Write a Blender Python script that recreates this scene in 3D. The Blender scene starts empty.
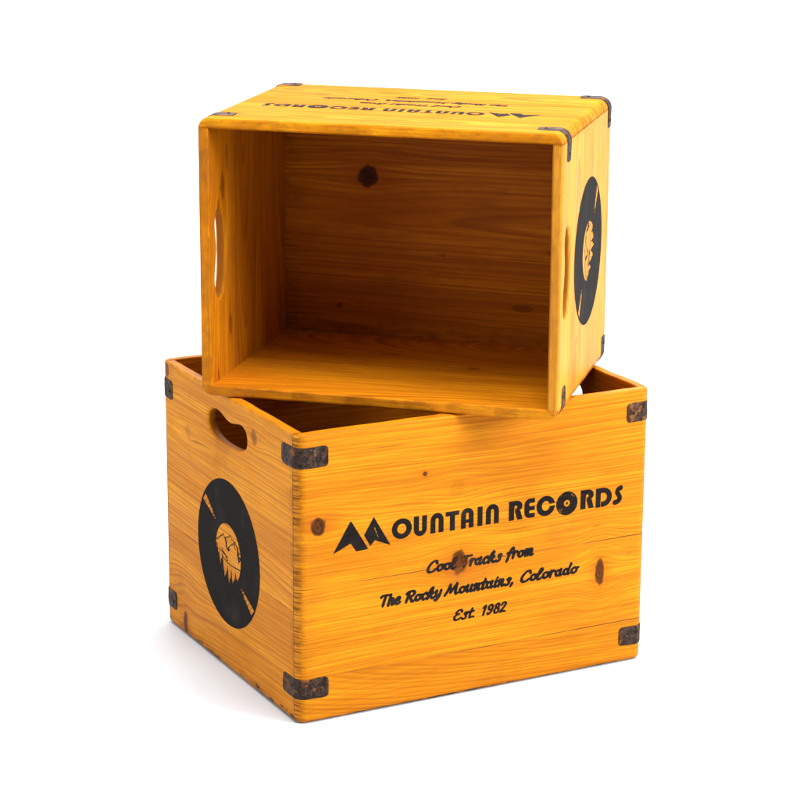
import bpy, bmesh, math, random
import numpy as np
from mathutils import Vector, Matrix, Euler, noise as mnoise

random.seed(7)
S = bpy.context.scene
C = S.collection

# ------------------------------------------------------------------ helpers
def link(name, me, mat, parent, smooth=True):
    o = bpy.data.objects.new(name, me); C.objects.link(o)
    if mat: me.materials.append(mat)
    if parent: o.parent = parent
    return o

def finish(name, bm, mat, parent, sharp=32, weighted=True):
    bmesh.ops.remove_doubles(bm, verts=bm.verts, dist=1e-5)
    bmesh.ops.dissolve_degenerate(bm, edges=bm.edges, dist=1e-6)
    bmesh.ops.recalc_face_normals(bm, faces=bm.faces)
    me = bpy.data.meshes.new(name); bm.to_mesh(me); bm.free()
    for p in me.polygons: p.use_smooth = True
    me.set_sharp_from_angle(angle=math.radians(sharp))
    o = link(name, me, mat, parent)
    if weighted:
        m = o.modifiers.new('normals', 'WEIGHTED_NORMAL'); m.keep_sharp = True; m.weight = 100
    return o

class N:
    """small node-graph writer"""
    def __init__(s, name):
        s.m = bpy.data.materials.new(name); s.m.use_nodes = True
        s.t = s.m.node_tree; s.t.nodes.clear()
        s.out = s.t.nodes.new('ShaderNodeOutputMaterial')
    def n(s, ty, **kw):
        x = s.t.nodes.new(ty)
        for k, v in kw.items(): setattr(x, k, v)
        return x
    def put(s, sock, v):
        if isinstance(v, bpy.types.NodeSocket): s.t.links.new(v, sock)
        elif isinstance(v, (tuple, list)) and len(v) == 3 and sock.type == 'RGBA': sock.default_value = (*v, 1)
        else: sock.default_value = v
    def math(s, op, a, b=0.0, c=None, clamp=False):
        x = s.n('ShaderNodeMath', operation=op, use_clamp=clamp)
        s.put(x.inputs[0], a); s.put(x.inputs[1], b)
        if c is not None: s.put(x.inputs[2], c)
        return x.outputs[0]
    def add(s, a, b): return s.math('ADD', a, b)
    def sub(s, a, b): return s.math('SUBTRACT', a, b)
    def mul(s, a, b): return s.math('MULTIPLY', a, b)
    def step(s, x, lo, hi, a=0.0, b=1.0):
        r = s.n('ShaderNodeMapRange', interpolation_type='SMOOTHSTEP')
        for i, v in enumerate((x, lo, hi, a, b)): s.put(r.inputs[i], v)
        return r.outputs[0]
    def lin(s, x, lo, hi, a=0.0, b=1.0):
        r = s.n('ShaderNodeMapRange')
        for i, v in enumerate((x, lo, hi, a, b)): s.put(r.inputs[i], v)
        return r.outputs[0]
    def vec(s, x, y, z):
        c = s.n('ShaderNodeCombineXYZ')
        for i, v in enumerate((x, y, z)): s.put(c.inputs[i], v)
        return c.outputs[0]
    def noise(s, v, scale=1.0, detail=2.0, rough=.5, dist=0.0):
        x = s.n('ShaderNodeTexNoise')
        s.put(x.inputs['Vector'], v); s.put(x.inputs['Scale'], scale); s.put(x.inputs['Detail'], detail)
        s.put(x.inputs['Roughness'], rough); s.put(x.inputs['Distortion'], dist)
        return x.outputs['Fac']
    def mix(s, f, a, b, blend='MIX'):
        x = s.n('ShaderNodeMix', data_type='RGBA', blend_type=blend)
        s.put(x.inputs[0], f); s.put(x.inputs[6], a); s.put(x.inputs[7], b)
        return x.outputs[2]

# ------------------------------------------------------------------ materials
def wood(name, axes, size, boards, knots, seed, corner=None, edges=(), tint=(1, 1, 1), grime=1.0, chips=None, inside=None, ishade=(.67, .55, .45), seam=.95, tones=None, hole=None, ior=1.15):
    T_ = .012
    """Pine with growth rings cut lengthwise. axes: which object axes are (along grain, across, thickness).
    boards: list of (upper limit across, ring centre across, ring centre depth, slope, ring spacing).
    knots: (along, across, half length, half height, strength)."""
    g = N(name)
    tc = g.n('ShaderNodeTexCoord'); sp = g.n('ShaderNodeSeparateXYZ')
    g.t.links.new(tc.outputs['Object'], sp.inputs[0])
    ax = [sp.outputs['XYZ'.index(a)] for a in axes]
    u, v, w = ax
    sd = seed * 13.7
    # per-board parameters switched across the grain, with a slightly wavy joint
    def pick(k):
        val = boards[0][k]
        for i in range(1, len(boards)):
            sw = g.math('GREATER_THAN', v, boards[i - 1][0])
            val = g.add(val, g.mul(sw, boards[i][k] - boards[i - 1][k])) if i == 1 else g.add(val, g.mul(sw, boards[i][k] - boards[i - 1][k]))
        return val
    if len(boards) > 1:
        v0, w0, sl, spc = (pick(k) for k in (1, 2, 3, 4)); bid = 0.0
        for i in range(1, len(boards)):
            bid = g.add(bid, g.math('GREATER_THAN', v, boards[i - 1][0]))
        bo = g.mul(bid, 3.17)
    else:
        v0, w0, sl, spc = boards[0][1:5]; bo = 0.0
    us = g.add(u, g.add(bo, sd))
    big = g.noise(g.vec(g.mul(us, 2.6), g.mul(v, 10), g.mul(w, 10)), 1, 2)
    fine = g.noise(g.vec(g.mul(us, 9), g.mul(v, 60), g.mul(w, 60)), 1, 2)
    vw = g.add(v, g.mul(g.sub(big, .5), .016)); vw = g.add(vw, g.mul(g.sub(fine, .5), .0016))
    kcore = 0.0; khalo = 0.0; kring = 0.0
    for (ku, kv, ru, rv, st) in knots:
        du = g.math('DIVIDE', g.sub(u, ku), ru)
        dv = g.math('DIVIDE', g.sub(v, kv), rv)
        jit = g.noise(g.vec(g.mul(u, 90), g.mul(v, 90), sd), 1, 2)
        d = g.math('SQRT', g.add(g.mul(du, du), g.mul(dv, dv)))
        d = g.mul(d, g.lin(jit, .25, .75, .78, 1.22))
        dl = g.math('SQRT', g.add(g.mul(g.mul(du, du), .22), g.mul(dv, dv)))
        gs = g.math('EXPONENT', g.mul(g.mul(dl, dl), -.16))
        vw = g.sub(vw, g.mul(g.mul(g.sub(v, kv), .72), gs))
        kcore = g.math('MAXIMUM', kcore, g.mul(g.step(d, 1.40, .98), st))
        khalo = g.math('MAXIMUM', khalo, g.mul(g.math('EXPONENT', g.mul(g.mul(dl, dl), -.45)), st))
        kring = g.add(kring, g.mul(g.math('SINE', g.add(g.mul(d, 8), g.mul(jit, 14))), g.step(d, 1.8, .2)))
    a = g.sub(vw, v0); b = g.add(w0, g.mul(u, sl))
    r = g.math('SQRT', g.add(g.mul(a, a), g.mul(b, b)))
    rr = g.math('DIVIDE', r, spc)
    rr = g.add(rr, g.mul(g.noise(g.vec(g.mul(us, .8), g.mul(rr, .55), 3.1), 1, 1), 2.6))
    f = g.math('FRACT', rr)
    late = g.mul(g.step(f, .25, .88), g.step(f, 1.0, .9))
    amp = g.lin(g.noise(g.vec(g.mul(us, 1.7), g.mul(rr, .9), 8.3), 1, 1), .3, .7, .36, 1.0)
    late = g.mul(late, amp)
    late2 = g.mul(g.step(g.math('FRACT', g.mul(rr, 3.0)), .3, .95), g.step(g.noise(g.vec(g.mul(us, 2.3), g.mul(rr, .5), 1.3), 1, 1), .42, .62))
    fib = g.noise(g.vec(g.mul(us, 14), g.mul(v, 620), g.mul(w, 620)), 1, 3, .65)
    fib2 = g.noise(g.vec(g.mul(us, 5), g.mul(v, 170), g.mul(w, 170)), 1, 3, .6)
    tone = g.noise(g.vec(g.mul(us, 2.2), g.mul(vw, 22), g.mul(w, 12)), 1, 3, .55)
    mott = g.noise(g.vec(g.mul(us, 11), g.mul(v, 17), g.mul(w, 17)), 1, 3, .6)
    T = lambda c: tuple(x * t for x, t in zip(c, tint))
    col = g.mix(g.step(tone, .32, .68), T((.74, .290, .0085)), T((.61, .208, .0055)))
    col = g.mix(g.mul(g.step(mott, .5, .78), .45), col, T((.47, .130, .0035)))
    col = g.mix(g.mul(late2, .30), col, T((.37, .095, .0025)))
    col = g.mix(g.mul(late, .70), col, T((.30, .083, .0025)))
    col = g.mix(g.lin(fib, .38, .66, .0, .50), col, T((.34, .098, .003)))
    col = g.mix(g.lin(fib2, .48, .74, .0, .60), col, T((.36, .10, .003)))
    # long weathered bands that follow the grain, and cloudy water stains
    band = g.noise(g.vec(g.mul(us, 2.0), g.mul(vw, 42), g.mul(w, 20)), 1, 3, .6)
    col = g.mix(g.step(band, .52, .74, 0, .62), col, T((.40, .125, .0045)))
    cloud = g.noise(g.vec(g.mul(us, 13), g.mul(v, 24), g.mul(w, 24)), 1, 4, .65)
    col = g.mix(g.step(cloud, .58, .74, 0, .42), col, T((.36, .125, .010)))
    # thin dark pitch streaks
    stk = g.noise(g.vec(g.mul(us, 4.5), g.mul(vw, 210), g.mul(w, 210)), 1, 1, .4)
    col = g.mix(g.step(stk, .74, .84, 0, .75), col, (.13, .035, .006))
    # short pores / dents
    pore = g.noise(g.vec(g.mul(us, 60), g.mul(v, 330), g.mul(w, 330)), 1, 2)
    col = g.mix(g.step(pore, .72, .80, 0, .5), col, (.17, .05, .008))
    dash = g.noise(g.vec(g.mul(us, 22), g.mul(vw, 150), g.mul(w, 150)), 1, 2, .5)
    col = g.mix(g.step(dash, .70, .80, 0, .6), col, (.20, .060, .006))
    # knots
    col = g.mix(g.mul(khalo, .6), col, T((.34, .066, .003)))
    kc = g.mix(g.lin(kring, -1, 1), (.010, .0035, .002), (.075, .020, .005))
    col = g.mix(g.mul(kcore, .93), col, kc)
    bumpseam = 0.0
    for i in range(len(boards) - 1):
        jv = g.add(boards[i][0], g.mul(g.sub(g.noise(g.vec(g.mul(u, 6), sd, i), 1, 1), .5), .0016))
        dd = g.math('ABSOLUTE', g.sub(v, jv))
        ln = g.mul(g.step(dd, .0009, .0002), g.step(g.noise(g.vec(g.mul(u, 9), sd + i, 5), 1, 2), .38, .62, .12 * seam, seam))
        col = g.mix(ln, col, (.16, .05, .008)); bumpseam = g.math('MAXIMUM', bumpseam, ln)
    # darker end-grain streaks at the joined corners
    if corner:
        lo, hi, cu = corner
        cn = g.math('MAXIMUM', g.step(u, lo + .0085, lo + .001), g.step(u, hi - .0085, hi - .001))
        eg = g.noise(g.vec(3.0 + sd, g.mul(v, 430), g.mul(u, 25)), 1, 3, .75)
        eg2 = g.noise(g.vec(sd, g.mul(v, 11), 2.0), 1, 1)
        col = g.mix(g.mul(g.mul(cn, g.step(eg, .49, .56)), g.lin(eg2, .3, .7, .45, 1.0)), col, (.085, .026, .005))
        cl = g.math('MAXIMUM', g.step(u, lo + .006, lo), g.step(u, hi - .006, hi))
        col = g.mix(g.mul(cl, g.step(eg, .56, .46, 0, .22)), col, (.75, .34, .06))
    # handling grime and burnish near listed edges: (axis index, position, width, strength)
    gn = g.noise(g.vec(g.mul(us, 48), g.mul(v, 110), g.mul(w, 110)), 1, 4, .7)
    for (ai, pos, wid, st) in edges:
        e = g.step(g.math('ABSOLUTE', g.sub(ax[ai], pos)), wid, 0.0)
        col = g.mix(g.mul(g.mul(e, g.step(gn, .40, .70)), st * grime * .8), col, (.17, .055, .008))
    if chips:   # chipped dark lower edge: (axis index, position, width)
        ai, pos, wid = chips
        e = g.math('MULTIPLY', g.math('LESS_THAN', g.math('ABSOLUTE', g.sub(ax[ai], pos)), g.mul(g.noise(g.vec(g.mul(us, 21), 1.0, sd), 1, 4, .75), wid)), 1.0)
        cnn = g.noise(g.vec(g.mul(us, 60), g.mul(v, 130), g.mul(w, 60)), 1, 3, .6)
        col = g.mix(g.mul(e, g.mul(g.step(cnn, .46, .54), g.step(g.noise(g.vec(g.mul(us, 9), 7.0, sd), 1, 2), .42, .56))), col, (.060, .020, .007))
    sm = g.noise(g.vec(g.mul(us, 6), g.mul(v, 9), g.mul(w, 9)), 1, 4, .6)
    col = g.mix(g.step(sm, .58, .74, 0, .50), col, (.30, .095, .013))
    if tones:    # boards glued up from different lengths of pine
        tf = tones[0]
        for i in range(1, len(boards)): tf = g.add(tf, g.mul(g.math('GREATER_THAN', v, boards[i - 1][0]), tones[i] - tones[i - 1]))
        col = g.mix(1.0, col, g.vec(tf, g.mul(tf, g.math('POWER', tf, .4)), g.mul(tf, tf)), 'MULTIPLY')
    if hole:     # shade inside the hand hold, put into the colour of its walls
        hm = g.mul(g.step(g.math('ABSOLUTE', g.sub(w, hole)), T_ / 2 - .0008, T_ / 2 - .0035), g.mul(g.step(v, size[1] - .010, size[1] - .013), g.step(v, .010, .013)))
        hm = g.mul(hm, g.mul(g.step(u, .03, .04), g.step(u, size[0] - .03, size[0] - .04)))
        col = g.mix(g.mul(hm, .85), col, (.23, .066, .004))
    if inside:   # shade inside the crate, painted into the inner faces' colour per panel
        col = g.mix(g.step(ax[2], *inside, 0, 1), col, ishade, 'MULTIPLY')
    h = g.add(g.mul(late, -.35), g.mul(fib, .35)); h = g.sub(h, g.mul(bumpseam, 2.0)); h = g.sub(h, g.mul(kcore, .8))
    h = g.add(h, g.mul(g.noise(g.vec(g.mul(us, 7), g.mul(v, 26), g.mul(w, 26)), 1, 2), 2.2))
    bp = g.n('ShaderNodeBump'); bp.inputs['Strength'].default_value = .55; bp.inputs['Distance'].default_value = .0007
    g.put(bp.inputs['Height'], h)
    p = g.n('ShaderNodeBsdfPrincipled')
    g.put(p.inputs['Base Color'], col)
    g.put(p.inputs['Roughness'], g.add(g.lin(mott, .3, .7, .34, .48), g.mul(fib2, .12)))
    p.inputs['IOR'].default_value = ior
    g.put(p.inputs['Normal'], bp.outputs[0])
    g.t.links.new(p.outputs[0], g.out.inputs[0])
    return g.m

def ink(name, seed, worn=None):
    g = N(name)
    tc = g.n('ShaderNodeTexCoord'); sp = g.n('ShaderNodeSeparateXYZ')
    g.t.links.new(tc.outputs['Object'], sp.inputs[0])
    x, y, z = sp.outputs
    s1 = g.noise(g.vec(g.mul(x, 40), g.mul(y, 40), g.mul(z, 420)), 1, 3, .65)
    s2 = g.noise(g.vec(g.mul(x, 900), g.mul(y, 900), g.mul(z, 900)), 1, 2, .6)
    s3 = g.noise(g.vec(g.add(g.mul(x, 22), seed), g.mul(y, 22), g.mul(z, 22)), 1, 3)
    col = g.mix(g.lin(s1, .3, .75), (.008, .007, .007), (.020, .016, .014))
    col = g.mix(g.step(s3, .5, .8, 0, .5), col, (.040, .033, .028))
    wear = g.mul(g.step(s2, .63, .71), g.step(s3, .52, .72))
    if worn:
        for (wx, wz, wr, st) in worn:
            dx = g.sub(x, wx); dz = g.sub(z, wz)
            d = g.math('SQRT', g.add(g.mul(dx, dx), g.mul(dz, dz)))
            wear = g.math('MAXIMUM', wear, g.mul(g.step(d, wr, wr * .4), g.step(s3, .3, .65, 0, st)))
    p = g.n('ShaderNodeBsdfPrincipled'); g.put(p.inputs['Base Color'], col)
    g.put(p.inputs['Roughness'], g.lin(s1, .3, .7, .42, .58))
    p.inputs['IOR'].default_value = 1.06
    bp = g.n('ShaderNodeBump'); bp.inputs['Strength'].default_value = .4; bp.inputs['Distance'].default_value = .0004
    g.put(bp.inputs['Height'], s1); g.put(p.inputs['Normal'], bp.outputs[0])
    tr = g.n('ShaderNodeBsdfTransparent'); mx = g.n('ShaderNodeMixShader')
    g.put(mx.inputs[0], wear); g.t.links.new(p.outputs[0], mx.inputs[1]); g.t.links.new(tr.outputs[0], mx.inputs[2])
    g.t.links.new(mx.outputs[0], g.out.inputs[0])
    return g.m

def iron(name, seed, rust=.5):
    g = N(name)
    tc = g.n('ShaderNodeTexCoord'); o = tc.outputs['Object']
    va = g.n('ShaderNodeVectorMath', operation='ADD'); g.put(va.inputs[0], o); va.inputs[1].default_value = (seed, seed * .7, 0)
    o = va.outputs[0]
    a = g.noise(o, 150, 4, .65); b = g.noise(o, 60, 3, .6); c = g.noise(o, 420, 3, .7)
    col = g.mix(g.step(a, .35, .65), (.010, .006, .005), (.055, .030, .020))
    col = g.mix(g.step(b, 1.0 - rust * .85, 1.12 - rust * .85, 0, .85), col, (.20, .068, .014))
    col = g.mix(g.step(c, .60, .74, 0, .7), col, (.26, .20, .16))  # pale scratches, with glints painted into the colour
    col = g.mix(g.step(a, .36, .27, 0, .8), col, (.007, .005, .005))
    p = g.n('ShaderNodeBsdfPrincipled'); g.put(p.inputs['Base Color'], col)
    p.inputs['Metallic'].default_value = .1; p.inputs['IOR'].default_value = 1.2
    g.put(p.inputs['Roughness'], g.lin(c, .3, .7, .38, .66))
    bp = g.n('ShaderNodeBump'); bp.inputs['Strength'].default_value = 1.0; bp.inputs['Distance'].default_value = .0022
    g.put(bp.inputs['Height'], g.add(a, g.mul(b, 1.2))); g.put(p.inputs['Normal'], bp.outputs[0])
    g.t.links.new(p.outputs[0], g.out.inputs[0])
    return g.m

# ------------------------------------------------------------------ printed artwork: signed fields -> flat meshes
class Field:
    def __init__(s, x0, x1, y0, y1, h):
        s.xs = np.arange(x0, x1 + h, h); s.ys = np.arange(y0, y1 + h, h); s.h = h
        s.F = np.full((len(s.ys), len(s.xs)), -9.0)
    def win(s, a, b, c, d, pad=2.0):
        i0 = max(0, int((a - pad - s.xs[0]) / s.h)); i1 = min(len(s.xs), int((b + pad - s.xs[0]) / s.h) + 2)
        j0 = max(0, int((c - pad - s.ys[0]) / s.h)); j1 = min(len(s.ys), int((d + pad - s.ys[0]) / s.h) + 2)
        X, Y = np.meshgrid(s.xs[i0:i1], s.ys[j0:j1])
        return (slice(j0, j1), slice(i0, i1)), X, Y
    def put(s, sl, val, cut=False):
        s.F[sl] = np.minimum(s.F[sl], -val) if cut else np.maximum(s.F[sl], val)
    def ell(s, cx, cy, rx, ry, cut=False):
        sl, X, Y = s.win(cx - rx, cx + rx, cy - ry, cy + ry)
        q = np.sqrt(((X - cx) / rx) ** 2 + ((Y - cy) / ry) ** 2)
        s.put(sl, (1 - q) * min(rx, ry), cut)
    def poly(s, pts, cut=False, grow=0.0):
        p = np.array(pts, float)
        sl, X, Y = s.win(p[:, 0].min(), p[:, 0].max(), p[:, 1].min(), p[:, 1].max())
        ins = np.zeros(X.shape, bool); D = np.full(X.shape, 1e9)
        for i in range(len(p)):
            a, b = p[i], p[(i + 1) % len(p)]
            e = b - a; t = np.clip(((X - a[0]) * e[0] + (Y - a[1]) * e[1]) / (e @ e + 1e-12), 0, 1)
            D = np.minimum(D, np.hypot(X - a[0] - t * e[0], Y - a[1] - t * e[1]))
            if a[1] != b[1]:
                cr = ((a[1] > Y) != (b[1] > Y)) & (X < (b[0] - a[0]) * (Y - a[1]) / (b[1] - a[1]) + a[0])
                ins ^= cr
        s.put(sl, np.where(ins, D, -D) + grow, cut)
    def box(s, a, b, c, d, cut=False): s.poly([(a, c), (b, c), (b, d), (a, d)], cut)
    def line(s, pts, w, w2=None, cut=False):
        w2 = w if w2 is None else w2
        n = len(pts) - 1
        for i in range(n):
            a, b = np.array(pts[i], float), np.array(pts[i + 1], float)
            ra = (w + (w2 - w) * i / n) / 2; rb = (w + (w2 - w) * (i + 1) / n) / 2
            m = max(ra, rb)
            sl, X, Y = s.win(min(a[0], b[0]) - m, max(a[0], b[0]) + m, min(a[1], b[1]) - m, max(a[1], b[1]) + m, 1.0)
            e = b - a; t = np.clip(((X - a[0]) * e[0] + (Y - a[1]) * e[1]) / (e @ e + 1e-12), 0, 1)
            s.put(sl, ra + (rb - ra) * t - np.hypot(X - a[0] - t * e[0], Y - a[1] - t * e[1]), cut)
    def mesh(s, name, place):
        """contour at zero, filled; place(x, y) -> local 3D point"""
        F = s.F; ny, nx = F.shape; verts = []; cache = {}; faces = []
        def gv(i, j):
            k = (i, j)
            if k not in cache:
                cache[k] = len(verts); verts.append(place(s.xs[i], s.ys[j]))
            return cache[k]
        def ev(i0, j0, i1, j1):
            if (i1, j1) < (i0, j0): i0, j0, i1, j1 = i1, j1, i0, j0
            k = (i0, j0, i1, j1)
            if k not in cache:
                fa, fb = F[j0, i0], F[j1, i1]; t = fa / (fa - fb)
                cache[k] = len(verts)
                verts.append(place(s.xs[i0] + t * (s.xs[i1] - s.xs[i0]), s.ys[j0] + t * (s.ys[j1] - s.ys[j0])))
            return cache[k]
        pos = F > 0
        cnt = pos[:-1, :-1].astype(int) + pos[1:, :-1] + pos[:-1, 1:] + pos[1:, 1:]
        for j in range(ny - 1):
            row = cnt[j]
            nz = np.nonzero(row)[0]; k = 0
            while k < len(nz):
                i = nz[k]
                if row[i] == 4:
                    e = k
                    while e + 1 < len(nz) and nz[e + 1] == nz[e] + 1 and row[nz[e + 1]] == 4: e += 1
                    i2 = nz[e] + 1
                    faces.append((gv(i, j), gv(i2, j), gv(i2, j + 1), gv(i, j + 1))); k = e + 1
                else:
                    cs = [(i, j), (i + 1, j), (i + 1, j + 1), (i, j + 1)]; poly = []
                    for q in range(4):
                        a, b = cs[q], cs[(q + 1) % 4]
                        pa, pb = pos[a[1], a[0]], pos[b[1], b[0]]
                        if pa: poly.append(gv(*a))
                        if pa != pb: poly.append(ev(*a, *b))
                    if len(poly) >= 3: faces.append(tuple(poly))
                    k += 1
        me = bpy.data.meshes.new(name); me.from_pydata(verts, [], faces); me.update()
        return me

def smooth(pts, n=6):
    if len(pts) < 3: return pts
    P = [np.array(p, float) for p in pts]; P = [2 * P[0] - P[1]] + P + [2 * P[-1] - P[-2]]
    out = []
    for i in range(1, len(P) - 2):
        for k in range(n):
            t = k / n
            out.append(.5 * (2 * P[i] + (P[i + 1] - P[i - 1]) * t + (2 * P[i - 1] - 5 * P[i] + 4 * P[i + 1] - P[i + 2]) * t * t
                             + (3 * P[i] - P[i - 1] - 3 * P[i + 1] + P[i + 2]) * t ** 3))
    out.append(P[-2])
    return [tuple(p) for p in out]

def arc(cx, cy, rx, ry, a0, a1, n=14):
    return [(cx + rx * math.cos(math.radians(a0 + (a1 - a0) * i / n)), cy + ry * math.sin(math.radians(a0 + (a1 - a0) * i / n))) for i in range(n + 1)]

def heading_field():
    """MOUNTAIN RECORDS in heavy rounded capitals; the M is a pair of peaks, the O a vinyl disc (millimetres)"""
    f = Field(38, 424, 188, 234, .28)
    f.poly([(43.0, 193.6), (64.2, 228.1), (65.6, 228.0), (86.2, 193.9), (83.5, 193.0), (71.6, 192.6), (64.7, 202.8)])
    f.poly([(93.2, 229.6), (114.4, 193.6), (94.6, 202.2), (89.0, 196.2), (81.2, 209.9)])
    f.line([(94.3, 216.6), (95.1, 214.0)], .9, cut=True); f.line([(95.6, 213), (96.5, 210.6)], .9, cut=True); f.line([(97.4, 208.5), (98.6, 205.6)], .8, cut=True)
    f.ell(128.3, 210.6, 12.5, 11.9); f.ell(128.2, 210.5, 5.7, 5.8, True)
    f.poly([(143.3, 222)] + arc(151.6, 207.2, 8.35, 8.7, 180, 360) + [(160, 222)])
    f.poly([(149.9, 224)] + arc(151.85, 206.0, 1.95, 2.0, 180, 360) + [(153.8, 224)], True)
    for a, b in ((164.4, 181.2), (235.7, 252.7)):
        c = (a + b) / 2; q = (b - a) / 2
        f.poly([(a, 199.1)] + arc(c, 213.8, q, 8.7, 180, 0) + [(b, 199.1)])
        f.poly([(c - 2.0, 196)] + arc(c, 214.4, 2.0, 2.0, 180, 0) + [(c + 2.0, 196)], True)
    f.box(183.7, 201, 216.4, 221.6); f.box(189.2, 195.7, 198.9, 218)
    f.poly([(203.4, 198.9)] + arc(211.6, 214.2, 8.2, 8.6, 180, 0) + [(219.8, 198.9)])
    f.box(209.8, 213.5, 196, 205.2, True); f.poly([(209.9, 209)] + arc(211.65, 215.2, 1.75, 1.8, 180, 0) + [(213.4, 209)], True)
    f.box(224.8, 231.3, 198.9, 221.8)
    for o, k in ((0, 1.0), (95.6, 1.0)):
        f.box(265.6 + o, 272.7 + o, 199.0, 222)
        f.poly([(272 + o, 222)] + arc(275.5 + o, 215.3, 8.0, 6.7, 90, -78) + [(272 + o, 208.4)])
        f.poly([(273.4 + o, 210), (281.0 + o, 209.4), (284.0 + o, 199.0), (277.0 + o, 199.0)])
        f.ell(274.8 + o, 214.3, 1.8, 2.0, True)
        f.poly([(272.7 + o, 196), (272.8 + o, 213), (274.0 + o, 213), (273.6 + o, 207), (276.2 + o, 196)], True)
    f.poly([(300, 222)] + [(293.3, 222)] + arc(293.2, 214.8, 7.1, 7.2, 90, 180) + arc(293.2, 206.2, 7.1, 7.2, 180, 270) + [(300, 199)])
    f.box(293.8, 304, 212.6, 216.6, True); f.ell(293.8, 214.6, 1.3, 2.0, True)
    f.box(293.8, 304, 204.4, 207.8, True); f.ell(293.8, 206.1, 1.2, 1.7, True)
    f.ell(314.6, 210.2, 12.4, 12.0); f.ell(314.6, 210.2, 5.2, 5.8, True); f.poly([(316, 209.3), (330, 209.6), (330, 212.4), (316, 211.9)], True)
    f.ell(342.9, 209.3, 14.4, 14.2); f.ell(342.9, 209.4, 4.0, 4.0, True); f.ell(342.9, 209.4, 1.5, 1.5)
    for rr_, a0, a1 in ((12.4, 35, 62), (10.8, 40, 58), (12.8, 205, 236), (11.0, 212, 230), (13.4, 120, 133), (9.0, 218, 232)):
        f.line(arc(342.9, 209.3, rr_, rr_, a0, a1, 6), .45, cut=True)
    f.box(382, 389.2, 198.1, 221.2); f.poly([(386, 221.2)] + arc(391.6, 209.6, 12.6, 11.6, 90, -90) + [(386, 198.0)])
    f.poly([(388.8, 215)] + arc(392.4, 209.8, 4.8, 5.3, 90, -90) + [(388.8, 204.5)], True); f.box(388.5, 389.2, 195, 206, True)
    f.line(smooth([(416.0, 218.0), (412.4, 216.2), (411.4, 212.6), (413.8, 208.9), (415.0, 205.2), (412.4, 201.9), (408.4, 200.9)], 5), 6.0)
    return f

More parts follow.
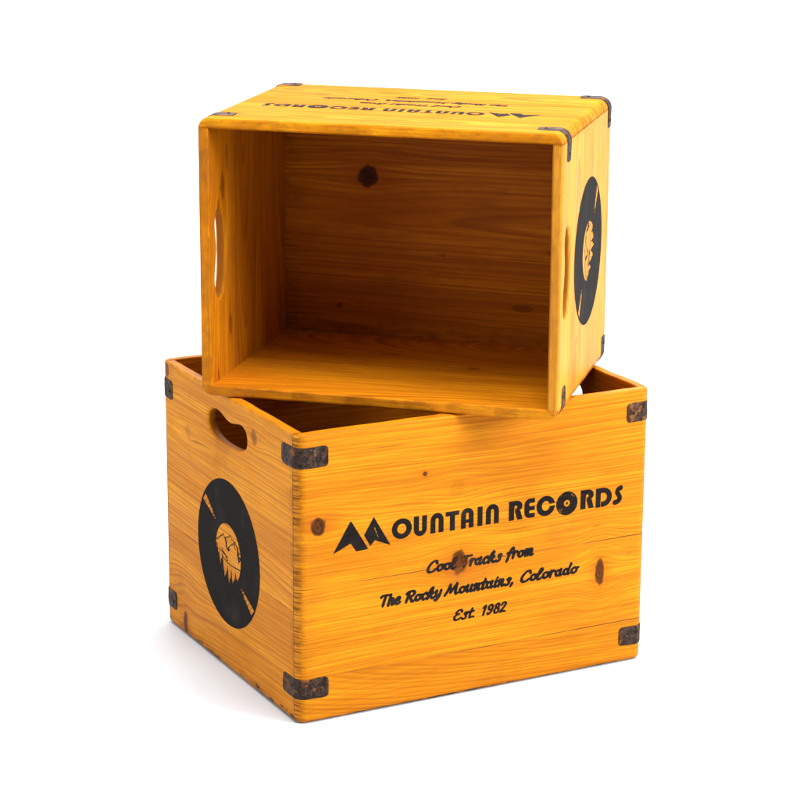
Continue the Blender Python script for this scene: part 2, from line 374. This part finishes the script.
GL = {
 'C': (1.06, [[(1.02, 1.3), (.92, 1.6), (.6, 1.6), (.25, 1.1), (.12, .5), (.3, .05), (.7, .06), (1.0, .38)]]),
 'o': (.80, [arc(.4, .48, .28, .44, 60, 420, 12), [(.62, .78), (.85, .86)]]),
 'l': (.60, [[(.02, .5), (.4, 1.05), (.5, 1.5), (.36, 1.64), (.2, 1.2), (.1, .5), (.16, .06), (.36, .0), (.56, .2)]]),
 'T': (.98, [[(-.02, 1.38), (.15, 1.6), (.6, 1.6), (1.15, 1.62)], [(.56, 1.6), (.46, .8), (.38, 0)]]),
 'r': (.66, [[(.06, .78), (.22, 1.0), (.2, .5), (.16, .0)], [(.2, .6), (.42, .98), (.62, .86)]]),
 'a': (.90, [arc(.36, .48, .25, .43, 40, 400, 12), [(.66, 1.0), (.6, .35), (.68, .03), (.9, .16)]]),
 'c': (.74, [[(.64, .78), (.5, 1.0), (.24, .8), (.13, .38), (.3, .02), (.52, .06), (.74, .26)]]),
 'k': (.88, [[(.06, 0), (.2, 1.05), (.42, 1.62), (.5, 1.4), (.2, .62)], [(.16, .5), (.46, .98), (.62, .76), (.32, .5)], [(.34, .5), (.52, .1), (.72, -.04), (.88, .14)]]),
 's': (.70, [[(.62, .84), (.44, 1.03), (.3, .82), (.48, .5), (.46, .1), (.22, -.03), (.04, .12)]]),
 'f': (.66, [[(.74, 1.4), (.62, 1.64), (.44, 1.3), (.3, .4), (.16, -.42)], [(.12, .88), (.66, .96)]]),
 'm': (1.12, [[(.08, .8), (.2, 1.0), (.16, 0)], [(.18, .6), (.42, 1.0), (.52, .8), (.46, 0)], [(.5, .6), (.74, 1.0), (.86, .8), (.8, .12), (.92, .0), (1.1, .14)]]),
 'h': (.82, [[(.08, 0), (.14, .8), (.2, 1.64)], [(.14, .5), (.42, .98), (.58, .8), (.52, .14), (.62, 0), (.8, .14)]]),
 'e': (.74, [[(.16, .42), (.46, .54), (.58, .84), (.4, 1.02), (.18, .74), (.14, .28), (.34, 0), (.56, .06), (.74, .26)]]),
 'R': (1.12, [[(.36, 1.55), (.26, .8), (.14, .0)], [(.02, 1.3), (.3, 1.62), (.8, 1.62), (1.0, 1.3), (.8, .92), (.38, .82)], [(.5, .84), (.78, .16), (.94, .0), (1.12, .14)]]),
 'y': (.80, [[(.08, .86), (.18, 1.0), (.16, .35), (.32, .06), (.58, .4)], [(.7, 1.0), (.6, .2), (.34, -.42), (.08, -.38)]]),
 'M': (1.5, [[(.0, .04), (.2, .5), (.44, 1.56)], [(.44, 1.58), (.6, .36)], [(.6, .36), (1.16, 1.62)], [(1.16, 1.62), (1.14, .5), (1.24, .04), (1.48, .14)]]),
 'u': (.86, [[(.06, .82), (.18, 1.0), (.12, .3), (.28, .02), (.56, .4)], [(.62, .98), (.56, .24), (.68, 0), (.86, .16)]]),
 'n': (.80, [[(.06, .8), (.2, 1.0), (.14, 0)], [(.16, .5), (.42, 1.0), (.56, .8), (.5, .16), (.62, 0), (.8, .14)]]),
 't': (.58, [[(.4, 1.5), (.24, .4), (.3, .02), (.56, .16)], [(.04, .98), (.66, 1.06)]]),
 'i': (.44, [[(.12, .8), (.22, 1.0), (.14, .3), (.22, .0), (.44, .16)], [(.3, 1.42), (.32, 1.46)]]),
 'd': (.92, [arc(.36, .48, .25, .43, 40, 400, 12), [(.82, 1.62), (.64, .5), (.68, .03), (.92, .16)]]),
 'b': (.78, [[(.5, 1.5), (.34, 1.62), (.2, 1.0), (.12, .3), (.34, .0), (.58, .3), (.5, .8), (.24, .74)], [(.56, .7), (.76, .84)]]),
 ',': (.45, [[(.2, .12), (.06, -.32)]]), '.': (.5, [[(.14, .06), (.18, .06)]]),
 'E': (1.02, [[(.92, 1.3), (.82, 1.58), (.5, 1.56), (.28, 1.2), (.46, .92), (.7, .92)], [(.46, .92), (.16, .62), (.2, .12), (.54, .0), (.94, .3)]]),
 '1': (.74, [[(.14, 1.24), (.44, 1.56), (.36, .8), (.28, .0)]]),
 '9': (.92, [arc(.44, 1.14, .28, .42, 0, 360, 12), [(.72, 1.2), (.62, .5), (.3, .02), (.1, .2)]]),
 '8': (.92, [arc(.46, 1.2, .24, .36, 0, 360, 12), arc(.42, .42, .3, .42, 0, 360, 12)]),
 '2': (.86, [[(.14, 1.2), (.32, 1.56), (.64, 1.46), (.6, 1.0), (.1, .06), (.4, .12), (.78, .04)]]),
}
def script(f, word, x0, x1, base, xh, w):
    adv = [GL[c][0] for c in word]; tot = sum(adv)
    sx = (x1 - x0) / tot; x = 0
    for c, a in zip(word, adv):
        for st in GL[c][1]:
            pts = [(x0 + (x + px) * sx + .22 * (py * xh - xh * .6), base + py * xh) for px, py in st]
            if len(pts) > 2 and len(pts) < 12: pts = smooth(pts, 5)
            if len(pts) == 2: f.line(pts, w * 1.05, w * .85); continue
            ws = []
            for a_, b_ in zip(pts[:-1], pts[1:]):       # broad-nibbed brush: heavy down-strokes, lighter turns
                th = math.atan2(b_[1] - a_[1], b_[0] - a_[0]); ws.append(w * (.74 + .42 * abs(math.sin(th - .25))))
            ws = [ws[0]] + [(p_ + q_) / 2 for p_, q_ in zip(ws[:-1], ws[1:])] + [ws[-1] * .8]
            for k_ in range(len(pts) - 1): f.line(pts[k_:k_ + 2], ws[k_], ws[k_ + 1])
        x += a

def tagline_field():
    f = Field(94, 366, 84, 172, .24)
    script(f, 'Cool', 160.5, 198.5, 153.6, 7.5, 3.4)
    script(f, 'Tracks', 204.5, 257.5, 153.4, 7.5, 3.4)
    script(f, 'from', 263.5, 300, 153.9, 7.5, 3.4)
    script(f, 'The', 101.8, 127.5, 123.0, 7.5, 3.4)
    script(f, 'Rocky', 133.5, 179.5, 122.6, 7.5, 3.4)
    script(f, 'Mountains,', 184.5, 275.5, 122.7, 7.5, 3.4)
    script(f, 'Colorado', 283, 359.8, 122.7, 7.5, 3.4)
    script(f, 'Est.', 195.2, 226.0, 91.0, 7.0, 2.8)
    script(f, '1982', 232.2, 264.6, 91.0, 7.0, 2.8)
    return f

def emblem_field():
    """vinyl disc with a mountain label in the middle; u to the viewer's right, v up (millimetres)"""
    f = Field(-91, 91, -91, 91, .42)
    f.ell(0, 0, 88, 88)
    # tree line and label window
    lab = arc(0, 0, 35.5, 35.5, 176, 0, 40)
    low = [(35.4, -2), (34.4, -9), (31, -19), (27.5, -23.5), (26, -27), (24, -23), (22.8, -26), (19.7, -17), (17.5, -29), (15.8, -25), (14, -33.5), (12.6, -28), (11, -34),
           (9.6, -27), (8, -15.5), (5.6, -30), (4, -28), (2, -36.2), (.4, -33), (-1, -24), (-2.8, -14.6), (-4.6, -24), (-6, -23), (-8, -30), (-9.2, -28), (-10.8, -33),
           (-12, -24), (-14, -22), (-15.4, -12), (-17.2, -4), (-19, -13), (-20.6, -11), (-22.6, -21), (-24, -14), (-25.4, -8), (-27, -4.6), (-28.6, -8), (-30.4, 1), (-32, -3), (-34, 3)]
    f.poly(lab + low, cut=True)
    bl = lambda p, w, w2=None: f.line(p, w, w2)
    bl([(-36, 7), (-32, 9.6), (-29.5, 8.6), (-27, 12.6), (-23.6, 13), (-21, 16.2), (-18, 16.4), (-14.2, 20.6), (-11.4, 18.8), (-9.4, 16.2), (-5, 18.2), (-1, 20.4), (2, 20.0), (5.6, 23.9), (8.4, 22.2), (10.6, 19.6), (14, 20.4), (17.4, 18.4), (20, 19.8), (23, 17.2), (25.4, 14.6), (27, 15), (29, 10.4), (32, 8.6), (35, 9)], 1.1)
    f.poly([(-11.5, 18.5), (-8.2, 14), (-6.6, 8), (-2.8, 3.5), (-1, 5.2), (-4, 9), (-3.4, 12.5), (-7, 17)])
    f.poly([(-2, 4.6), (2, 7), (5, 6), (2.6, 3.4), (-.6, 2.6)])
    f.poly([(24, 15), (26, 9), (25, 5), (28, 1), (29, -3.6), (31.6, -1), (34.6, 1.2), (35.6, 6), (31.6, 4.6), (29, 9.4), (27.6, 14)])
    f.ell(28.6, 4.6, .8, 1.4, True); f.ell(31.4, 1.8, .9, 1.0, True)
    bl([(-5.6, 6.4), (-1.8, 5.2), (3, 9), (8.6, 13), (12.6, 14.2), (16.4, 17.8), (20, 16)], 1.1)
    bl([(16.4, 17.6), (18.4, 12.8), (21.6, 10.8)], 1.0)
    bl([(-27, -1.2), (-20, -2.6), (-12, -3.6), (-6, -5.2), (-1.6, -5.6)], 1.2); bl([(-18, 1), (-13, -2.6), (-8.5, -4), (-4, -9), (-1.4, -9)], 1.7)
    bl([(-19, -7), (-13, -9.4), (-3, -11.8), (8, -12.4), (22, -11.8), (35, -10.6)], 1.25)
    bl([(-33, 4), (-31, 1.5)], 1.4)
    # the two light reflections, broken up by diagonal breaks
    for sgn in (1, -1):
        q = lambda t, s: (sgn * (-35 - 34.5 * t - s * .70), sgn * (31.4 + 21.6 * t - s * 1.05))
        for a, b, wa, wb in ((.0, .05, 1.6, 2.0), (.10, .18, 2.2, 3.0), (.215, .42, 3.6, 5.2), (.432, .58, 5.3, 6.6), (.592, .745, 6.8, 7.8), (.757, .90, 7.9, 9.0)):
            f.poly([q(a, -wa / 2), q(b, -wb / 2), q(b + .06, wb / 2), q(a + .06, wa / 2)], True)
        f.line([q(.3, -4), q(.33, -3.2)], .9, cut=True); f.line([q(.2, 3), q(.23, 3)], .8, cut=True)
    return f

# ------------------------------------------------------------------ crate geometry
T = .012
def profile(H, rb=.0062, rt=.0028, ri=.0016):
    p = [(T, 0.0)]
    p += [(rb - rb * math.sin(a), rb - rb * math.cos(a)) for a in [math.pi / 2 * i / 5 for i in range(6)]]
    p += [(rt - rt * math.cos(a), H - rt + rt * math.sin(a)) for a in [math.pi / 2 * i / 4 for i in range(5)]]
    p += [(T - ri + ri * math.sin(a), H - ri + ri * math.cos(a)) for a in [math.pi / 2 * i / 3 for i in range(4)]]
    return p

def wob(x, seed, a=.0009):
    return a * mnoise.noise(Vector((x * 14, seed * 3.3, 0))) + a * .6 * mnoise.noise(Vector((x * 45, seed * 1.7, 4)))

def front_bm(L, W, H, back, seed):
    """long side: straight board whose two ends carry the rounded crate corners"""
    st = [((T - T * math.cos(a), T - T * math.sin(a)), (math.cos(a), math.sin(a))) for a in [math.pi / 2 * i / 10 for i in range(11)]]
    n = 40
    st += [((T + (L - 2 * T) * i / n, 0.0), (0.0, 1.0)) for i in range(1, n)]
    st += [((L - T + T * math.sin(a), T - T * math.cos(a)), (-math.sin(a), math.cos(a))) for a in [math.pi / 2 * i / 10 for i in range(11)]]
    pr = profile(H); bm = bmesh.new(); rows = []
    for (px, py), (nx, ny) in st:
        row = []
        for d, z in pr:
            zz = z + (wob(px + py, seed) if z > H - .006 else 0) + (wob(px + py, seed + 9, .0004) if 0 < z < .004 else 0)
            x, y = px + nx * d, py + ny * d
            if back: x, y = L - x, W - y
            row.append(bm.verts.new((x, y, zz)))
        rows.append(row)
    m = len(pr)
    for i in range(len(rows) - 1):
        for k in range(m):
            q = [rows[i][k], rows[i + 1][k], rows[i + 1][(k + 1) % m], rows[i][(k + 1) % m]]
            try: bm.faces.new(q)
            except ValueError: pass
    bm.faces.new(rows[0]); bm.faces.new(list(reversed(rows[-1])))
    return bm

def bean(cy, ztop, hw, ht, bump, n=120):
    """hand hold outline: flat oval with a finger bump dipping from its upper edge"""
    pts = []
    for i in range(n):
        a = 2 * math.pi * i / n
        c, s_ = math.cos(a), math.sin(a)
        e = 2.5
        k = (abs(c) ** e + abs(s_) ** e) ** (-1 / e)
        x, y = hw * k * c, ht / 2 * k * s_
        if y > 0: y -= bump * math.exp(-((x + .006) / (hw * .50)) ** 2) * min(1, y / (ht * .25))
        pts.append((cy + x, ztop - ht / 2 + y))
    return pts

def end_bm(L, W, H, right, hole, seed, rr=.0044):
    """short side between the long boards with a bean-shaped hand hold cut through it"""
    pr = profile(H); bm = bmesh.new()
    n = 30; ys = [T + (W - 2 * T) * i / n for i in range(n + 1)]
    def V(d, y, z): return bm.verts.new((L - d if right else d, y, z))
    rows = []
    for y in ys:
        rows.append([V(d, y, z + (wob(y, seed) if z > H - .006 else 0) + (wob(y, seed + 9, .0004) if 0 < z < .004 else 0)) for d, z in pr])
    m = len(pr); flat = 6   # profile segment 6->7 is the outer face; last->first the inner one
    for i in range(n):
        for k in range(m):
            if k in (flat, m - 1): continue
            bm.faces.new([rows[i][k], rows[i + 1][k], rows[i + 1][(k + 1) % m], rows[i][(k + 1) % m]])
    bm.faces.new(rows[0]); bm.faces.new(list(reversed(rows[-1])))
    P = np.array(hole); nx = np.roll(P, -1, 0) - np.roll(P, 1, 0)
    nr = np.stack([nx[:, 1], -nx[:, 0]], 1); nr /= np.linalg.norm(nr, axis=1)[:, None]
    # outward offset of the hole edge follows a quarter round on both faces
    ks = [(rr - rr * math.sin(a), rr - rr * math.cos(a)) for a in [math.pi / 2 * i / 5 for i in range(6)]]   # (offset, depth)
    seq = ks + [(o, T - d) for o, d in reversed(ks)]
    rings = [[V(d, P[i, 0] + nr[i, 0] * o, P[i, 1] + nr[i, 1] * o) for i in range(len(P))] for o, d in seq]
    for a, b in zip(rings[:-1], rings[1:]):
        for i in range(len(P)):
            j = (i + 1) % len(P); bm.faces.new([a[i], a[j], b[j], b[i]])
    for col, ring in ((flat, rings[0]), (m - 1, rings[-1])):
        lo = [r[col] for r in rows]; hi = [r[(col + 1) % m] for r in rows]
        loop = lo + list(reversed(hi)); es = set()
        for lp in (loop, ring):
            for i in range(len(lp)):
                a, b = lp[i], lp[(i + 1) % len(lp)]
                e = bm.edges.get((a, b)) or bm.edges.new((a, b)); es.add(e)
        bmesh.ops.triangle_fill(bm, use_beauty=True, use_dissolve=False, edges=list(es))
    return bm

def strap_bm(L, W, cx, cy, z0, h, la, lb, seed):
    """iron strap bent round the corner (cx, cy in {0,1}); la runs along the long side, lb along the short side"""
    th = .0010; R = T
    arcl = math.pi / 2 * R
    def at(s, d):
        # s=0 at the middle of the bend, positive along the long side
        if s > arcl / 2: x, y, nx, ny = R + (s - arcl / 2), 0.0, 0.0, -1.0
        elif s < -arcl / 2: x, y, nx, ny = 0.0, R + (-s - arcl / 2), -1.0, 0.0
        else:
            a = math.pi / 4 + s / R            # 0 -> short side, pi/2 -> long side
            nx, ny = -math.cos(a), -math.sin(a); x, y = R + R * nx, R + R * ny
        x += nx * d; y += ny * d
        return (L - x if cx else x, W - y if cy else y)
    smin, smax = -(lb - R + arcl / 2), la - R + arcl / 2
    rc = .0052; ss = sorted(set([smin + rc * (1 - math.cos(math.pi / 2 * i / 6)) for i in range(7)] + [smax - rc * (1 - math.cos(math.pi / 2 * i / 6)) for i in range(7)]
                + [smin + rc + (smax - smin - 2 * rc) * i / 40 for i in range(41)]))
    bm = bmesh.new(); nz = 10; G = {}
    for i, s in enumerate(ss):
        e = min(s - smin, smax - s); cut = 0.0
        if e < rc: cut = rc - math.sqrt(max(0, rc * rc - (rc - e) ** 2))
        cut = min(cut * .8, h / 2 - .004)
        for k in range(nz + 1):
            z = z0 + cut + (h - 2 * cut) * k / nz
            edge = min(k, nz - k) == 0 or i in (0, len(ss) - 1)
            wv = .00035 * mnoise.noise(Vector((s * 120, z * 120, seed))) + .0004 * mnoise.noise(Vector((s * 40, z * 40, seed + 5)))
            zz = z + .0007 * mnoise.noise(Vector((s * 55, seed, 1 if k > nz / 2 else 2)))
            G[i, k, 0] = bm.verts.new((*at(s, -.0002), zz)); G[i, k, 1] = bm.verts.new((*at(s, th + wv - (.0005 if edge else 0)), zz))
    n = len(ss) - 1
    for i in range(n):
        for k in range(nz):
            for q in (0, 1): bm.faces.new([G[i, k, q], G[i + 1, k, q], G[i + 1, k + 1, q], G[i, k + 1, q]])
        for k in (0, nz): bm.faces.new([G[i, k, 0], G[i + 1, k, 0], G[i + 1, k, 1], G[i, k, 1]])
    for k in range(nz):
        for i in (0, n): bm.faces.new([G[i, k, 0], G[i, k + 1, 0], G[i, k + 1, 1], G[i, k, 1]])
    return bm, [(at(smin + .0085, th), at(smin + .0085, th + .001)), (at(smax - .0085, th), at(smax - .0085, th + .001))]

def nail_bm(p, q, z):
    """low domed nail head sitting on a strap"""
    d = Vector((q[0] - p[0], q[1] - p[1], 0)).normalized(); s_ = d.cross(Vector((0, 0, 1)))
    c = Vector((p[0], p[1], z)); bm = bmesh.new(); prev = None; r = .0021
    for rad, ht in ((r, -.0003), (r, .0003), (r * .8, .0008), (r * .45, .0011)):
        ring = [bm.verts.new(c + d * ht + (s_ * math.cos(a) + Vector((0, 0, 1)) * math.sin(a)) * rad) for a in [2 * math.pi * i / 14 for i in range(14)]]
        if prev:
            for i in range(14): bm.faces.new([prev[i], prev[(i + 1) % 14], ring[(i + 1) % 14], ring[i]])
        prev = ring
    bm.faces.new(prev)
    return bm

def make_crate(label, L, W, H, seed, mats, hole, straps, emblem, text, irons):
    root = bpy.data.objects.new('record_crate', None); C.objects.link(root)
    root.empty_display_size = .05
    root['label'] = label; root['category'] = 'wooden crate'; root['group'] = 'wooden record crates stacked in a pile'
    finish('front_panel', front_bm(L, W, H, False, seed), mats['front'], root)
    finish('back_panel', front_bm(L, W, H, True, seed + 1), mats['back'], root)
    for right in (False, True):
        finish('end_panel', end_bm(L, W, H, right, hole, seed + 2 + right), mats['right' if right else 'left'], root)
    bm = bmesh.new()
    bmesh.ops.create_cube(bm, size=1)
    for v_ in bm.verts: v_.co = Vector((L / 2 + v_.co.x * (L - 2 * T - .0004), W / 2 + v_.co.y * (W - 2 * T - .0004), .001 + .011 * (v_.co.z + .5)))
    finish('bottom_panel', bm, mats['bottom'], root)
    for i, (cx, cy, zm, h, la, lb, mi) in enumerate(straps):
        bm, nails = strap_bm(L, W, cx, cy, zm - h / 2, h, la, lb, seed * 5 + i)
        so = finish('corner_strap', bm, irons[mi], root, sharp=40, weighted=False)
        for p, q in nails: finish('nail', nail_bm(p, q, zm + random.uniform(-.002, .002)), irons[0], so, weighted=False)
    # printed artwork
    k, dx, dz = text
    lift = .00022
    for nm, f in (('heading_lettering', HEAD), ('tagline_lettering', TAG)):
        link(nm, f.mesh(nm, lambda x, y: (x / 1000 * k + dx, -lift, y / 1000 * k + dz)), mats['ink'], root)
    ek, ey, ez = emblem
    link('record_emblem', EMB.mesh('record_emblem', lambda u_, v_: (-lift, ey - u_ / 1000 * ek, ez + v_ / 1000 * ek)), mats['ink_disc'], root)
    link('record_emblem', EMB.mesh('record_emblem', lambda u_, v_: (L + lift, ey + u_ / 1000 * ek, ez + v_ / 1000 * ek)), mats['ink_disc'], root)
    return root

HEAD, TAG, EMB = heading_field(), tagline_field(), emblem_field()
irons = [iron('dark_iron', 1.0, .52), iron('rusty_iron', 5.0, .64), iron('blackened_iron', 9.0, .55)]

# ---- lower crate, standing
L, W, H = .454, .3785, .3337
mA = dict(
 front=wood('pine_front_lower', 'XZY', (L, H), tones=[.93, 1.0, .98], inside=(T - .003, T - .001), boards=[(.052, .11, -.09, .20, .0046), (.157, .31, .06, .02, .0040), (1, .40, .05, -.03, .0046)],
            knots=[(.0249, .2278, .0075, .0085, 1.0), (.2017, .1588, .0085, .0125, .95), (.3905, .1190, .0048, .0150, .95), (.1569, .270, .0022, .0022, .9), (.1972, .2469, .0075, .0080, .14)],
            seed=1, corner=(0, L, 0), edges=[(0, 0, .03, .35), (1, H, .008, .25), (0, L, .012, .3)], chips=(1, .0, .005)),
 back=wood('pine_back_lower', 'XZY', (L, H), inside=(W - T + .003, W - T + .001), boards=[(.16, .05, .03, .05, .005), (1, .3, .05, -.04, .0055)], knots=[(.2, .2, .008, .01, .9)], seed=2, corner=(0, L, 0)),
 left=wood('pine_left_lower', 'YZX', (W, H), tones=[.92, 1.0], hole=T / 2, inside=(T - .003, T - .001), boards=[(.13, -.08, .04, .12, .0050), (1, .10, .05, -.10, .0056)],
            knots=[(.318, .014, .005, .013, .85), (.30, .262, .006, .007, .2), (.112, .304, .0065, .007, .55), (.362, .3235, .0045, .0075, .75), (.331, .060, .010, .012, .12)],
            seed=3, edges=[(1, H, .012, .5), (1, 0, .016, .7), (0, W, .02, .3), (0, T, .012, .6)], tint=(1.10, 1.15, 1.1), chips=(1, .0, .017)),
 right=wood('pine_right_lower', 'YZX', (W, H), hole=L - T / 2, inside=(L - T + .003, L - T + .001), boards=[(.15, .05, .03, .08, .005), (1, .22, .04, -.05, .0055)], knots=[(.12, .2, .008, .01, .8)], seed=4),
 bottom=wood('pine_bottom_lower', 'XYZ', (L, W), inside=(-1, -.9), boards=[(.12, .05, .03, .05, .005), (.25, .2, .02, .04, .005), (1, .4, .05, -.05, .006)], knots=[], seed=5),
 ink=ink('black_print_lower', 1.0, worn=[(.2030, .159, .012, .85), (.2068, .1588, .006, 1.0)]), ink_disc=ink('black_disc_lower', 4.0))
hs = .0235
A = make_crate('larger pine record crate standing upright underneath, with its lettering the right way up', L, W, H, 1, mA,
    bean(.1868, .3132, .0540, .0385, .0108),
    [(0, 0, .3072, hs, .0375, .038, 0), (0, 0, .0405, hs, .0372, .038, 2), (1, 0, .3070, hs, .0325, .034, 1), (1, 0, .0318, hs, .0345, .034, 2),
     (0, 1, .3010, hs, .034, .0325, 0), (0, 1, .0335, hs, .034, .034, 2), (1, 1, .305, hs, .034, .034, 0), (1, 1, .035, hs, .034, .034, 0)],
    (1.0, .1868, .1443), (1.0, 0, 0), irons)
YA = .48675
A.rotation_euler = (0, 0, YA)

# ---- upper crate, lying on its back across the rim with its open top towards us
L, W, H = .4116, .3173, .2950
mB = dict(
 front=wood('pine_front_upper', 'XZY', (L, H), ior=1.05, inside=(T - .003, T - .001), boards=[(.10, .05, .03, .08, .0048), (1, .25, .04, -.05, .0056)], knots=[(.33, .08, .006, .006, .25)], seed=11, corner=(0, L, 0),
            edges=[(1, H, .006, .5), (0, 0, .012, .4), (0, L, .012, .4)], tint=(1.04, 1.06, 1.3)),
 back=wood('pine_back_upper', 'XZY', (L, H), ishade=(1, .92, .8), inside=(W - T + .003, W - T + .001), boards=[(.15, .03, .02, .22, .0060), (1, .30, .015, .10, .0075)], knots=[(.13, .14, .006, .004, .5), (.24, .10, .010, .004, .35)], seed=12, corner=(0, L, 0),
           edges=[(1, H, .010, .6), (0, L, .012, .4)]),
 left=wood('pine_left_upper', 'YZX', (W, H), ior=1.22, hole=T / 2, inside=(T - .003, T - .001), boards=[(.12, -.05, .03, .06, .0052), (1, .20, .05, -.05, .0050)], knots=[(.25, .19, .005, .004, .3)], seed=13, edges=[(0, T, .008, .3), (1, H, .006, .4)], tint=(1.06, 1.26, 2.8)),  # tint pales this end: key light put into the wood colour
 right=wood('pine_right_upper', 'YZX', (W, H), tones=[.9, .8, 1.0], hole=L - T / 2, ishade=(.9, .85, .75), inside=(L - T + .003, L - T + .001), boards=[(.13, .02, .03, .04, .0048), (.205, .17, .05, .05, .0046), (1, .30, .05, .03, .0044)],
            knots=[(.085, .248, .014, .006, .55), (.105, .262, .007, .004, .45), (.25, .225, .012, .005, .5), (.052, .232, .012, .004, .4), (.30, .27, .008, .003, .5)], seed=14,
            edges=[(1, H, .022, .6), (0, W, .015, .4), (1, .0, .05, .25)]),
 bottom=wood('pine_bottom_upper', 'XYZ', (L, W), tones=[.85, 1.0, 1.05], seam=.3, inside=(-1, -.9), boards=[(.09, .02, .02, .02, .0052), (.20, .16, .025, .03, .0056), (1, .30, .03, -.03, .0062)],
            knots=[(.294, .107, .0105, .0110, 1.0), (.20, .20, .004, .002, .35), (.06, .19, .010, .002, .4), (.33, .27, .003, .003, .5), (.10, .26, .012, .004, .4)], seed=15,
            edges=[(0, T, .02, .5), (0, L - T, .03, .7), (1, W - T, .03, .8), (1, T, .02, .4)]),
 ink=ink('black_print_upper', 7.0), ink_disc=ink('black_disc_upper', 9.0))
hb = .021; zt = .2634
B = make_crate('smaller pine record crate lying on top, open mouth facing out and lettering upside down', L, W, H, 3, mB,
    bean(W / 2, .2790, .0510, .0385, .0105),
    [(0, 0, zt, hb, .034, .034, 0), (0, 0, .0150, hb, .034, .034, 0), (1, 0, .2640, hb, .034, .034, 2), (1, 0, .0130, hb, .034, .034, 2),
     (0, 1, zt, hb, .034, .032, 1), (0, 1, .0165, hb, .034, .032, 0), (1, 1, zt, hb, .034, .034, 0), (1, 1, .0165, hb, .034, .034, 0)],
    (.965, W / 2, .1320), (.856, .0135, 0), irons)
YB = -.25561
R0 = Matrix(((-1, 0, 0), (0, 0, -1), (0, -1, 0)))
RB = Matrix.Rotation(YB, 3, 'Z')
B.rotation_euler = (RB @ R0).to_euler()
B.location = Vector((-.11347, .16397, .33372 + .0010)) + RB @ Vector((-.0017, 0, 0)) + RB @ Vector((L, H, W))

# ------------------------------------------------------------------ studio floor
g = N('white_floor')
tc = g.n('ShaderNodeTexCoord'); nn = g.noise(tc.outputs['Object'], 3, 2)
p = g.n('ShaderNodeBsdfPrincipled'); g.put(p.inputs['Base Color'], g.mix(nn, (.575, .59, .61), (.585, .60, .62)))
p.inputs['Roughness'].default_value = .7; p.inputs['Specular IOR Level'].default_value = .2
g.t.links.new(p.outputs[0], g.out.inputs[0])
bm = bmesh.new(); bmesh.ops.create_grid(bm, x_segments=8, y_segments=8, size=20)
me = bpy.data.meshes.new('floor'); bm.to_mesh(me); bm.free()
fl = link('floor', me, g.m, None); fl['kind'] = 'structure'; fl.location = (0, 5, -.0006)

# ------------------------------------------------------------------ light
w = bpy.data.worlds.new('World'); S.world = w; w.use_nodes = True
wt = w.node_tree; bg = wt.nodes['Background']
# white studio surroundings: bright overhead and behind, dim on the photographer's side
tcw = wt.nodes.new('ShaderNodeTexCoord'); dt = wt.nodes.new('ShaderNodeVectorMath'); dt.operation = 'DOT_PRODUCT'
wt.links.new(tcw.outputs['Generated'], dt.inputs[0]); dt.inputs[1].default_value = Vector((.16, .66, .68)).normalized()
mr = wt.nodes.new('ShaderNodeMapRange'); mr.interpolation_type = 'SMOOTHSTEP'
for k_, v_ in enumerate((-.25, .45,   .17, 1.3)): (wt.links.new(dt.outputs['Value'], mr.inputs[0]) if k_ == 0 else None); mr.inputs[k_ + 1].default_value = v_
bg.inputs[0].default_value = (1, 1, 1, 1); wt.links.new(mr.outputs[0], bg.inputs[1])
def softbox(name, loc, target, sx, sy, power, col=(1, 1, 1)):
    l = bpy.data.lights.new(name, 'AREA'); l.shape = 'RECTANGLE'; l.size = sx; l.size_y = sy; l.energy = power; l.color = col
    o = bpy.data.objects.new(name, l); C.objects.link(o); o.location = loc
    o.rotation_euler = (Vector(target) - Vector(loc)).to_track_quat('-Z', 'Y').to_euler()
    return o
softbox('key_softbox', (2.4, -.8, 1.3), (.1, .15, .3), 1.0, 1.0, 90)
softbox('fill_softbox', (-2.6, -1.7, 1.2), (.1, .15, .3), 1.4, 1.4, 26)
softbox('top_softbox', (.35, -.45, 2.6), (.1, .2, .3), 1.4, 1.0, 75)
softbox('added_floor_light', (0, 5.2, 3.6), (0, 5.0, 0), 6.0, 5.0, 420)  # extra light added out of view to whiten the far floor

# ------------------------------------------------------------------ camera
cam = bpy.data.cameras.new('camera'); co = bpy.data.objects.new('camera', cam); C.objects.link(co)
cam.sensor_width = 36; cam.lens = 2436.74 / 800 * 36; cam.clip_end = 200; cam.clip_start = .05
co.location = (.1105, -2.51232, 1.05904)
pi_, ro = .265888, .0060395
f_ = Vector((0, math.cos(pi_), -math.sin(pi_))); u_ = Vector((0, math.sin(pi_), math.cos(pi_))); r_ = Vector((1, 0, 0))
X = r_ * math.cos(ro) + u_ * math.sin(ro); Y = -r_ * math.sin(ro) + u_ * math.cos(ro)
co.rotation_euler = Matrix((X, Y, -f_)).transposed().to_euler()
S.camera = co

S.render.engine = 'CYCLES'
S.cycles.max_bounces = 10; S.cycles.diffuse_bounces = 5; S.cycles.transparent_max_bounces = 12
S.view_settings.view_transform = 'Standard'; S.view_settings.look = 'None'; S.view_settings.exposure = 0; S.view_settings.gamma = 1
